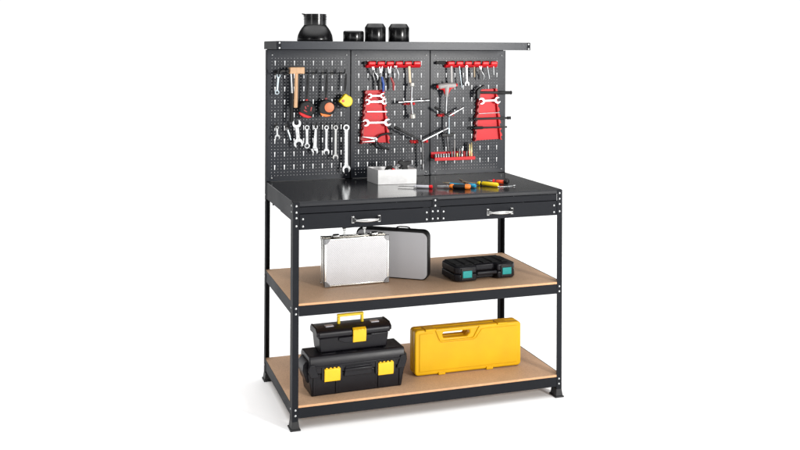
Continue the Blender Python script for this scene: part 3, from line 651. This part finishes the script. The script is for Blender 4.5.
def lying(name, label, cat, a, b, segs, group='hand tools lying on the worktop', rmax=None):
    """a, b: the two ends on the worktop; segs: (from, to, radius0, radius1, material, part name)"""
    rm = max(max(s[2], s[3]) for s in segs); A = T(*a, 0); Bq = T(*b, 0); L_ = (Bq-A).length; ang_ = math.atan2(Bq.y-A.y, Bq.x-A.x)
    r = thing(name, label, cat, (A.x, A.y, ZT+.0003), ang_, group)
    for (s0, s1, r0, r1, m_, pn) in segs:
        m = MB(); x0, x1 = s0*L_, s1*L_; e = min(.003, (x1-x0)*.2)
        z0 = max(r0, r1) if pn != 'shaft' and pn != 'blade' else rm*.8
        m.tube([(x0, 0, z0), (x0+e, 0, z0), (x1-e, 0, z0), (x1, 0, z0)], [r0*.8, r0, r1, r1*.8], 14)
        o = m.build(pn, m_, r)
    return r
lying('screwdriver', 'clear grey-handled screwdriver with a red cap, right of the silver box', 'screwdriver', (398, 187.4), (432.5, 188.6),
      [(0, .45, .0022, .0024, 'chrome', 'shaft'), (.45, .52, .0050, .0065, 'clear', 'collar'), (.52, .90, .0068, .0072, 'clear', 'handle'), (.90, 1, .0078, .0078, 'red', 'cap')])
# long nose cutter with orange and black grips
A = T(437, 188.0); Bq = T(470.5, 188.8); ang_ = math.atan2(Bq.y-A.y, Bq.x-A.x); L_ = (Bq-A).length
r = thing('long_nose_pliers', 'long-nose pliers with black and orange grips lying open on the worktop', 'pliers', (A.x, A.y, ZT+.0003), ang_)
m = MB(); m.prism([(0, -.001), (.022, -.007), (.040, -.011), (.052, -.010), (.060, -.006), (.060, -.001)], .003, .012, 'xy'); m.build('jaw', 'steel', r, bevel=.001)
m = MB(); m.prism([(0, .001), (.022, .007), (.040, .011), (.052, .010), (.060, .006), (.060, .001)], .003, .012, 'xy'); m.build('jaw', 'steel', r, bevel=.001)
m = MB(); m.lathe([(.006, .0125), (.006, .0145), (0, .015)], (.044, 0, 0), 14); m.build('pivot', 'chrome', r)
for s_ in (-1, 1):
    m = MB(); m.tube([(.058, s_*.006, .009), (.066, s_*.010, .009), (.072, s_*.012, .009)], [.0078, .0092, .0085], 12); m.build('grip_front', 'orange', r)
    m = MB(); m.tube([(.072, s_*.012, .009), (.100, s_*.017, .0085), (L_*.84, s_*.016, .0085)], [.0075, .0088, .0080], 12); m.build('grip', 'rubber', r)
    m = MB(); m.tube([(L_*.84, s_*.016, .009), (L_*.95, s_*.014, .009), (L_, s_*.013, .009)], [.0082, .0095, .006], 12); m.build('grip_tip', 'orange', r)
lying('screwdriver', 'slim sky-blue screwdriver with a wooden tip behind the long-nose pliers', 'screwdriver', (443, 184.2), (475.5, 188.0),
      [(0, .22, .0022, .0045, 'tan', 'blade'), (.22, .80, .0050, .0058, 'cyan', 'handle'), (.80, 1, .0092, .0088, 'cyan', 'cap')])
lying('screwdriver', 'yellow and black screwdriver whose blade points left', 'screwdriver', (462, 183.6), (498, 187.2),
      [(0, .44, .0020, .0022, 'tan', 'blade'), (.44, .52, .0075, .0095, 'yellow', 'collar'), (.52, .57, .0060, .0060, 'black', 'band'), (.57, 1, .0098, .0095, 'yellow', 'handle')])
lying('screwdriver', 'stubby orange-red screwdriver with a round black cap near the back right', 'screwdriver', (487.5, 183.0), (508.5, 184.6),
      [(0, .25, .0035, .0030, 'chrome', 'shaft'), (.26, .34, .010, .010, 'red', 'collar'), (.36, .44, .003, .003, 'chrome', 'neck'), (.42, .80, .0085, .0095, 'ored', 'handle'), (.80, 1, .0135, .0130, 'black', 'cap')])
lying('scriber', 'thin silver scriber lying right of the yellow screwdriver', 'scriber', (497.5, 187.2), (515.5, 186.2),
      [(0, .12, .0026, .0026, 'steel', 'collar'), (.12, .88, .0014, .0014, 'steel', 'rod'), (.88, 1, .0030, .0026, 'steel', 'tip')])
lying('scraper', 'narrow wooden-ended scraper behind the blue screwdriver', 'scraper', (459.5, 179.6), (466, 183.0),
      [(0, .7, .0018, .0022, 'tan', 'blade'), (.7, 1, .003, .003, 'tan', 'tang')])

# ------------------------------------------------------------------ middle shelf
ZM = .5043
def rrect(x0, x1, z0, z1, r, n=6):
    pts = []
    for cx, cz, a0 in ((x1-r, z0+r, -90), (x1-r, z1-r, 0), (x0+r, z1-r, 90), (x0+r, z0+r, 180)):
        for k in range(n+1):
            a = math.radians(a0+90*k/n); pts.append((cx+r*math.cos(a), cz+r*math.sin(a)))
    return pts
# aluminium case
w, h, dp = .2885, .2035, .068
r = thing('aluminium_case', 'small silver aluminium flight case with corner plates, standing upright', 'case', (.182, .208, ZM+.003), math.atan2(.007, .288))
m = MB(); m.box(.006, w-.006, -.0, dp, .006, h-.006); m.build('shell', 'dimple', r, bevel=.001)
for y0, y1 in ((-.0022, .0075), (dp-.0075, dp+.0022)):
    m = MB(); m.box(0, w, y0, y1, 0, .0075); m.box(0, w, y0, y1, h-.0075, h); m.box(0, .0075, y0, y1, .0076, h-.0076); m.box(w-.0075, w, y0, y1, .0076, h-.0076)
    m.build('trim', 'alu', r, bevel=.0018)
m = MB(); m.box(-.0015, .0055, .030, .038, .004, h-.004); m.box(w-.0055, w+.0015, .030, .038, .004, h-.004); m.box(.004, w-.004, .030, .038, h-.0055, h+.0012); m.build('seam_trim', 'alu', r, bevel=.001)
m = MB(); m.box(.0075, w-.0075, .0078, .0298, h-.0062, h-.002); m.box(.0075, w-.0075, .0382, dp-.0078, h-.0062, h-.002); m.build('top_band', 'tan', r)
for cx, sx in ((0, 1), (w, -1)):
    for cz, sz in ((0, 1), (h, -1)):
        m = MB(); R = .024; pts = [(cx-sx*.001, cz-sz*.001)]
        for k in range(9):
            a = PI/2*k/8; pts.append((cx+sx*R*math.cos(a)*(1-.12*math.sin(2*a)), cz+sz*R*math.sin(a)*(1-.12*math.sin(2*a))))
        m.prism(pts, -.0042, -.0023)
        m.box(min(cx-sx*.0012, cx+sx*.0005), max(cx-sx*.0012, cx+sx*.0005), -.004, .014, min(cz, cz+sz*.022), max(cz, cz+sz*.022))
        m.build('corner_plate', 'dsteel', r, bevel=.0012)
        m = MB(); m.prism([(cx-sx*.001, cz-sz*.001), (cx+sx*.02, cz), (cx, cz+sz*.02)], dp+.0024, dp+.0042); m.build('corner_plate', 'dsteel', r, bevel=.001)
for x in (.055, w-.060):
    m = MB(); m.box(x-.016, x+.016, .012, .040, h+.0014, h+.005); m.lathe([(.009, -.014), (.0095, 0), (.009, .014)], (x, .024, h+.006), 16, 'x'); m.build('latch', 'chrome', r, bevel=.0015)
for x in (.096, .096+.092):
    m = MB(); m.tube([(x, .034, h+.001), (x, .034, h+.030)], .0042, 12); m.box(x-.009, x+.009, .024, .044, h+.0014, h+.006); m.lathe([(.0068, -.006), (.0068, .006)], (x, .034, h+.032), 14, 'x'); m.build('handle_post', 'chrome', r, bevel=.001)
m = MB(); m.tube([(.088, .034, h+.036), (.100, .034, h+.041), (.142, .034, h+.043), (.184, .034, h+.041), (.196, .034, h+.036)], [.0055, .0065, .007, .0065, .0055], 14); m.build('handle', 'black', r)
# grey soft case standing askew behind it
an = math.atan2(-.577, .817); w, h = .335, .218
fx, fy = .643, .188
ox, oy = fx-w*math.cos(an), fy-w*math.sin(an)
r = thing('grey_case', 'grey hard case with thick black rounded rim, standing askew behind the aluminium case', 'case', (ox, oy, ZM+.0003), an)
dz = .042
m = MB(); m.prism(rrect(0, w, 0, h, .030), 0, dz); m.build('rim', 'rubber', r, bevel=.003)
m = MB(); m.prism(rrect(.0045, w-.005, .0045, h-.010, .026), -.0025, -.0003); m.build('front_panel', 'greyshell', r, bevel=.0015)
m = MB(); m.prism(rrect(.004, w-.004, .004, h-.006, .027), dz+.0003, dz+.003); m.build('back_panel', 'greyshell', r, bevel=.0015)
m = MB(); hx = .215
m.tube([(hx-.034, dz/2, h-.002), (hx-.028, dz/2, h+.006), (hx-.016, dz/2, h+.009), (hx+.016, dz/2, h+.009), (hx+.028, dz/2, h+.006), (hx+.034, dz/2, h-.002)], .003, 10); m.build('handle', 'rubber', r)
# black drill case with teal latches
r = thing('drill_case', 'flat black moulded drill case with two teal latches', 'case', (.744, .110, ZM+.0003), math.radians(3.2)); w, dp, h = .297, .170, .070
m = MB()
def slab(z0, z1, ins):
    c = .018
    o = [(ins+c, ins), (.100, ins), (.108, .030), (.196, .030), (.204, ins), (w-ins-c, ins), (w-ins, ins+c), (w-ins, dp-c), (w-ins-c, dp-ins), (ins+c, dp-ins), (ins, dp-c), (ins, ins+c)]
    m.prism(o, z0, z1, 'xy')
slab(.004, .0345, .0); m.build('lower_shell', 'toolbox', r, bevel=.005, seg=3)
m = MB(); slab(.0352, .0665, .001); m.build('lid', 'toolbox', r, bevel=.006, seg=3)
for k in range(6):
    m = MB(); x = .020+k*.045; m.box(x, x+.031, .046, dp-.022, .0655, .0685); m.build('lid_rib', 'black', r, bevel=.0025)
m = MB(); m.box(.018, w-.018, dp-.014, dp-.006, .0655, .069); m.build('lid_rib', 'black', r, bevel=.002)
m = MB(); m.box(.102, .202, .0, .014, .024, .040); m.build('handle', 'toolbox', r, bevel=.005, seg=3)
for x0 in (.030, .224):
    m = MB(); m.box(x0-.006, x0+.050, -.0035, .001, .010, .062); m.build('latch_mount', 'black', r, bevel=.002)
    m = MB(); m.box(x0, x0+.044, -.0075, -.0037, .020, .050); m.build('latch', 'teal', r, bevel=.0015)

# ------------------------------------------------------------------ bottom shelf
ZB = .0983
def toolbox_big():
    r = thing('toolbox', 'large black plastic toolbox with two yellow latches, under the small toolbox', 'toolbox', (.292, .078, ZB), math.radians(1.8), 'black toolboxes with yellow latches')
    m = MB(); dp = .135
    lo = [(-.196, .004, 0), (.196, .004, 0), (.196, dp-.006, 0), (-.196, dp-.006, 0)]; hi = [(-.210, -.003, .092), (.210, -.003, .092), (.210, dp, .092), (-.210, dp, .092)]
    m.hexa(lo, hi); m.build('body', 'toolbox', r, bevel=.004, seg=3)
    m = MB(); m.prism([(-.008, .0925), (-.009, .122), (-.005, .153), (.003, .1635), (dp-.010, .1635), (dp+.003, .150), (dp+.007, .116), (dp+.006, .0925)], -.207, .207, 'yz'); m.build('lid', 'toolbox', r, bevel=.004, seg=3)
    m = MB(); m.prism([(-.0125, .118), (-.0125, .126), (-.002, .126), (-.002, .118)], -.204, .204, 'yz'); m.build('lid_ledge', 'toolbox', r, bevel=.002)
    for x in (-.186, -.090, .094, .188):
        m = MB(); m.hexa([(x-.005, -.0015, .006), (x+.005, -.0015, .006), (x+.005, .01, .006), (x-.005, .01, .006)], [(x-.005, -.0078, .088), (x+.005, -.0078, .088), (x+.005, .003, .088), (x-.005, .003, .088)]); m.build('body_rib', 'toolbox', r, bevel=.0015)
    for k, x in enumerate((-.150, -.060, .030, .120)):
        m = MB(); m.box(x, x+.060, .016, dp-.02, .1625, .1655 if k in (0, 3) else .1645); m.build('lid_panel', 'toolbox', r, bevel=.0012)
    m = MB(); m.prism([(-.062, .072), (-.056, .114), (.056, .114), (.062, .072)], -.013, -.003); m.build('front_panel', 'toolbox', r, bevel=.003)
    m = MB(); m.box(-.060, .060, -.020, -.012, .094, .106); m.build('front_handle', 'toolbox', r, bevel=.0035, seg=3)
    for s_ in (-1, 1):
        m = MB(); m.prism([(s_*.204, .050), (s_*.214, .058), (s_*.229, .102), (s_*.226, .126), (s_*.212, .144), (s_*.202, .144)], .020, .110, 'xz'); m.build('side_handle', 'toolbox', r, bevel=.004, seg=3)
        m = MB(); m.prism([(s_*.168, .080), (s_*.186, .134), (s_*.208, .134), (s_*.214, .108), (s_*.204, .080)], -.0135, -.004, 'xz'); m.build('corner_guard', 'toolbox', r, bevel=.0025)
    for x in (-.113, .119):
        m = MB(); m.box(x-.044, x+.044, -.0125, -.005, .066, .124); m.build('latch_recess', 'black', r, bevel=.002)
        m = MB(); m.prism([(-.013, .060), (-.0175, .062), (-.0205, .090), (-.0195, .112), (-.0135, .114), (-.0130, .09)], x-.034, x+.034, 'yz')
        for k in range(4): m.box(x-.029+k*.0165, x-.0205+k*.0165, -.0205, -.015, .1125, .1185)
        m.build('latch', 'tyellow', r, bevel=.0018)
toolbox_big()
def toolbox_small():
    dy = .102; zb = ZB+.1660
    r = thing('toolbox', 'small black toolbox with a yellow carrying handle, stacked on the large toolbox', 'toolbox', (.284, dy, zb), math.radians(2.4), 'black toolboxes with yellow latches'); dp = .106
    m = MB(); m.hexa([(-.146, .004, 0), (.146, .004, 0), (.146, dp-.006, 0), (-.146, dp-.006, 0)], [(-.152, -.003, .062), (.152, -.003, .062), (.152, dp, .062), (-.152, dp, .062)]); m.build('body', 'toolbox', r, bevel=.005, seg=3)
    m = MB(); m.prism([(-.008, .0625), (-.010, .078), (-.004, .090), (.016, .0985), (dp-.016, .0985), (dp+.004, .088), (dp+.006, .0625)], -.158, .158, 'yz'); m.build('lid', 'toolbox', r, bevel=.006, seg=3)
    m = MB(); m.prism([(-.070, .048), (-.040, .036), (.045, .036), (.075, .048), (.075, .060), (-.070, .060)], -.010, .001); m.build('body_band', 'toolbox', r, bevel=.002)
    for s_ in (-1, 1):
        m = MB(); m.prism([(-.006, .070), (-.008, .086), (.016, .101), (.088, .101), (.100, .088), (.100, .070)], s_*.159-.005, s_*.159+.005, 'yz'); m.build('end_rib', 'toolbox', r, bevel=.003)
        m = MB(); m.box(s_*.10-.018, s_*.10+.018, .022, .046, .098, .1035); m.build('lid_hinge', 'clear', r, bevel=.002)
    x = .019
    m = MB(); m.prism([(-.009, .034), (-.0135, .036), (-.018, .066), (-.017, .088), (-.004, .0955), (-.002, .090), (-.0105, .083)], x-.029, x+.029, 'yz'); 
    for k in range(4): m.box(x-.025+k*.0145, x-.0195+k*.0145, -.0185, -.010, .082, .0905)
    m.build('latch', 'tyellow', r, bevel=.002)
    m = MB(); y0 = dp*.45; xa, xb = -.060, .056
    m.box(xa, xb, y0-.007, y0+.009, .130, .1415); m.box(xa, xa+.012, y0-.0065, y0+.0085, .100, .1302); m.box(xb-.012, xb, y0-.0065, y0+.0085, .100, .1302); m.build('handle', 'yellow', r, bevel=.003)
toolbox_small()
# yellow case
w, h, dp = .505, .197, .072; an = math.atan2(-.002, .494)
r = thing('yellow_case', 'long yellow blow-moulded tool case standing upright with a slot handle', 'case', (.574, .160, ZB+.003), an)
hx0, hx1, hz0, hz1 = .128, .262, .150, .180
def shell(y0, y1, name):
    m = MB(); ins = .0
    out = rrect(0, w, 0, h, .016, 4)
    hole = [(hx0, hz1-.022), (hx0+.002, hz1), (hx1-.004, hz1), (hx1, hz1-.004), (hx1-.018, hz1-.024), (hx0+.004, hz1-.026)]
    bm = m.bm
    # front, back and walls with a real slot: split the outline into an upper and lower piece meeting at the slot
    hz = hz1-.012; hl, hr = hx0, hx1-.006
    lower = [p for p in out if p[1] < hz]; upper = [p for p in out if p[1] >= hz]
    # out runs: bottom right, top right, top left, bottom left
    br = [p for p in out[:5]]; tr = out[5:10]; tl = out[10:15]; bl = out[15:20]
    lowp = br+[(w, hz), (hr, hz), (hr-.012, hz1-.026), (hl+.004, hz1-.026), (hl, hz), (0, hz)]+bl
    uppp = [(w, hz)]+tr+tl+[(0, hz), (hl, hz), (hl+.003, hz1), (hr+.002, hz1), (hr, hz)]
    for y in (y0, y1):
        for q in (lowp, uppp): bm.faces.new([bm.verts.new((a, y, b)) for a, b in q])
    outer = out; loop = [(hl, hz), (hl+.004, hz1-.026), (hr-.012, hz1-.026), (hr, hz), (hr+.002, hz1), (hl+.003, hz1)]
    full = br+[(w, hz)]+tr+tl+[(0, hz)]+bl
    for lp in (full, loop):
        for i in range(len(lp)):
            a, b = lp[i], lp[(i+1) % len(lp)]
            bm.faces.new([bm.verts.new(v) for v in ((a[0], y0, a[1]), (b[0], y0, b[1]), (b[0], y1, b[1]), (a[0], y1, a[1]))])
    return m.build(name, 'caseyel', r, bevel=.006, seg=3, angle=50)
shell(0, dp/2-.0008, 'front_shell'); shell(dp/2+.0008, dp, 'back_shell')
# raised front relief: a panel that steps down around the handle
m = MB(); e = .020
pts = [(e, e*.9), (w-e, e*.9), (w-e, h-.016), (.312, h-.016), (.286, h-.052), (.272, h-.060), (.118, h-.060), (.104, h-.052), (.082, h-.016), (e, h-.016)]
m.prism(pts, -.0028, .0005); m.build('front_panel', 'caseyel', r, bevel=.0035, seg=3)
m = MB(); m.prism([(.092, h-.004), (.112, h-.050), (.122, h-.0565), (.268, h-.0565), (.280, h-.050), (.305, h-.004), (.298, h-.004), (.274, h-.046), (.266, h-.0515), (.124, h-.0515), (.117, h-.046), (.099, h-.004)], -.0055, .0005); m.build('handle_surround', 'caseyel', r, bevel=.002)
for x in (.046, .388):
    m = MB(); m.box(x, x+.048, -.006, dp/2+.012, h-.007, h+.0035); m.build('latch', 'caseyel', r, bevel=.0025)
for x in (.108, .335):
    m = MB(); m.box(x, x+.032, -.0055, dp*.5, -.0028, .010); m.build('foot', 'caseyel', r, bevel=.002)

# ------------------------------------------------------------------ light
wd = bpy.data.worlds.new('World'); S.world = wd; wd.use_nodes = True; nt = wd.node_tree; N = nt.nodes; L = nt.links
bg = N['Background']; tc = N.new('ShaderNodeTexCoord'); sp = N.new('ShaderNodeSeparateXYZ'); L.new(tc.outputs['Generated'], sp.inputs[0])
def rng(src, a, b, c, d):                    # the studio round the bench: white behind, bright ceiling, dim towards the camera
    q = N.new('ShaderNodeMapRange'); q.interpolation_type = 'SMOOTHSTEP'
    for k, v in enumerate((a, b, c, d)): q.inputs[k+1].default_value = v
    L.new(src, q.inputs[0]); return q.outputs[0]
ad = N.new('ShaderNodeMath'); ad.operation = 'MAXIMUM'
ml = N.new('ShaderNodeMath'); ml.operation = 'MULTIPLY'
L.new(rng(sp.outputs['Y'], .1, .6, .03, 1.06), ml.inputs[0]); L.new(rng(sp.outputs['Z'], .065, .13, 1., .06), ml.inputs[1]); L.new(ml.outputs[0], ad.inputs[0]); L.new(rng(sp.outputs['Z'], .42, .8, .0, 2.35), ad.inputs[1])
L.new(ad.outputs[0], bg.inputs['Strength']); bg.inputs['Color'].default_value = (1, 1, 1, 1)
def area(name, loc, to, sx, sy, power, col=(1, 1, 1)):
    l = bpy.data.lights.new(name, 'AREA'); l.shape = 'RECTANGLE'; l.size = sx; l.size_y = sy; l.energy = power; l.color = col
    o = bpy.data.objects.new(name, l); COL.objects.link(o); o.location = loc
    o.rotation_euler = (Vector(to)-Vector(loc)).to_track_quat('-Z', 'Y').to_euler(); return o
area('key_softbox', (2.4, -3.9, 1.68), (.6, .5, 1.1), .42, .75, 165, (1, .985, .96))
area('side_softbox', (3.6, -1.6, 1.9), (.6, .5, 1.1), .8, 2.0, 14)
area('left_softbox', (-3.4, -2.6, 1.9), (.4, .3, .9), .45, 1.7, 15, (1, .99, .97))
S.view_settings.view_transform = 'Standard'; S.view_settings.look = 'None'; S.view_settings.exposure = 0; S.view_settings.gamma = 1
S.cycles.max_bounces = 8
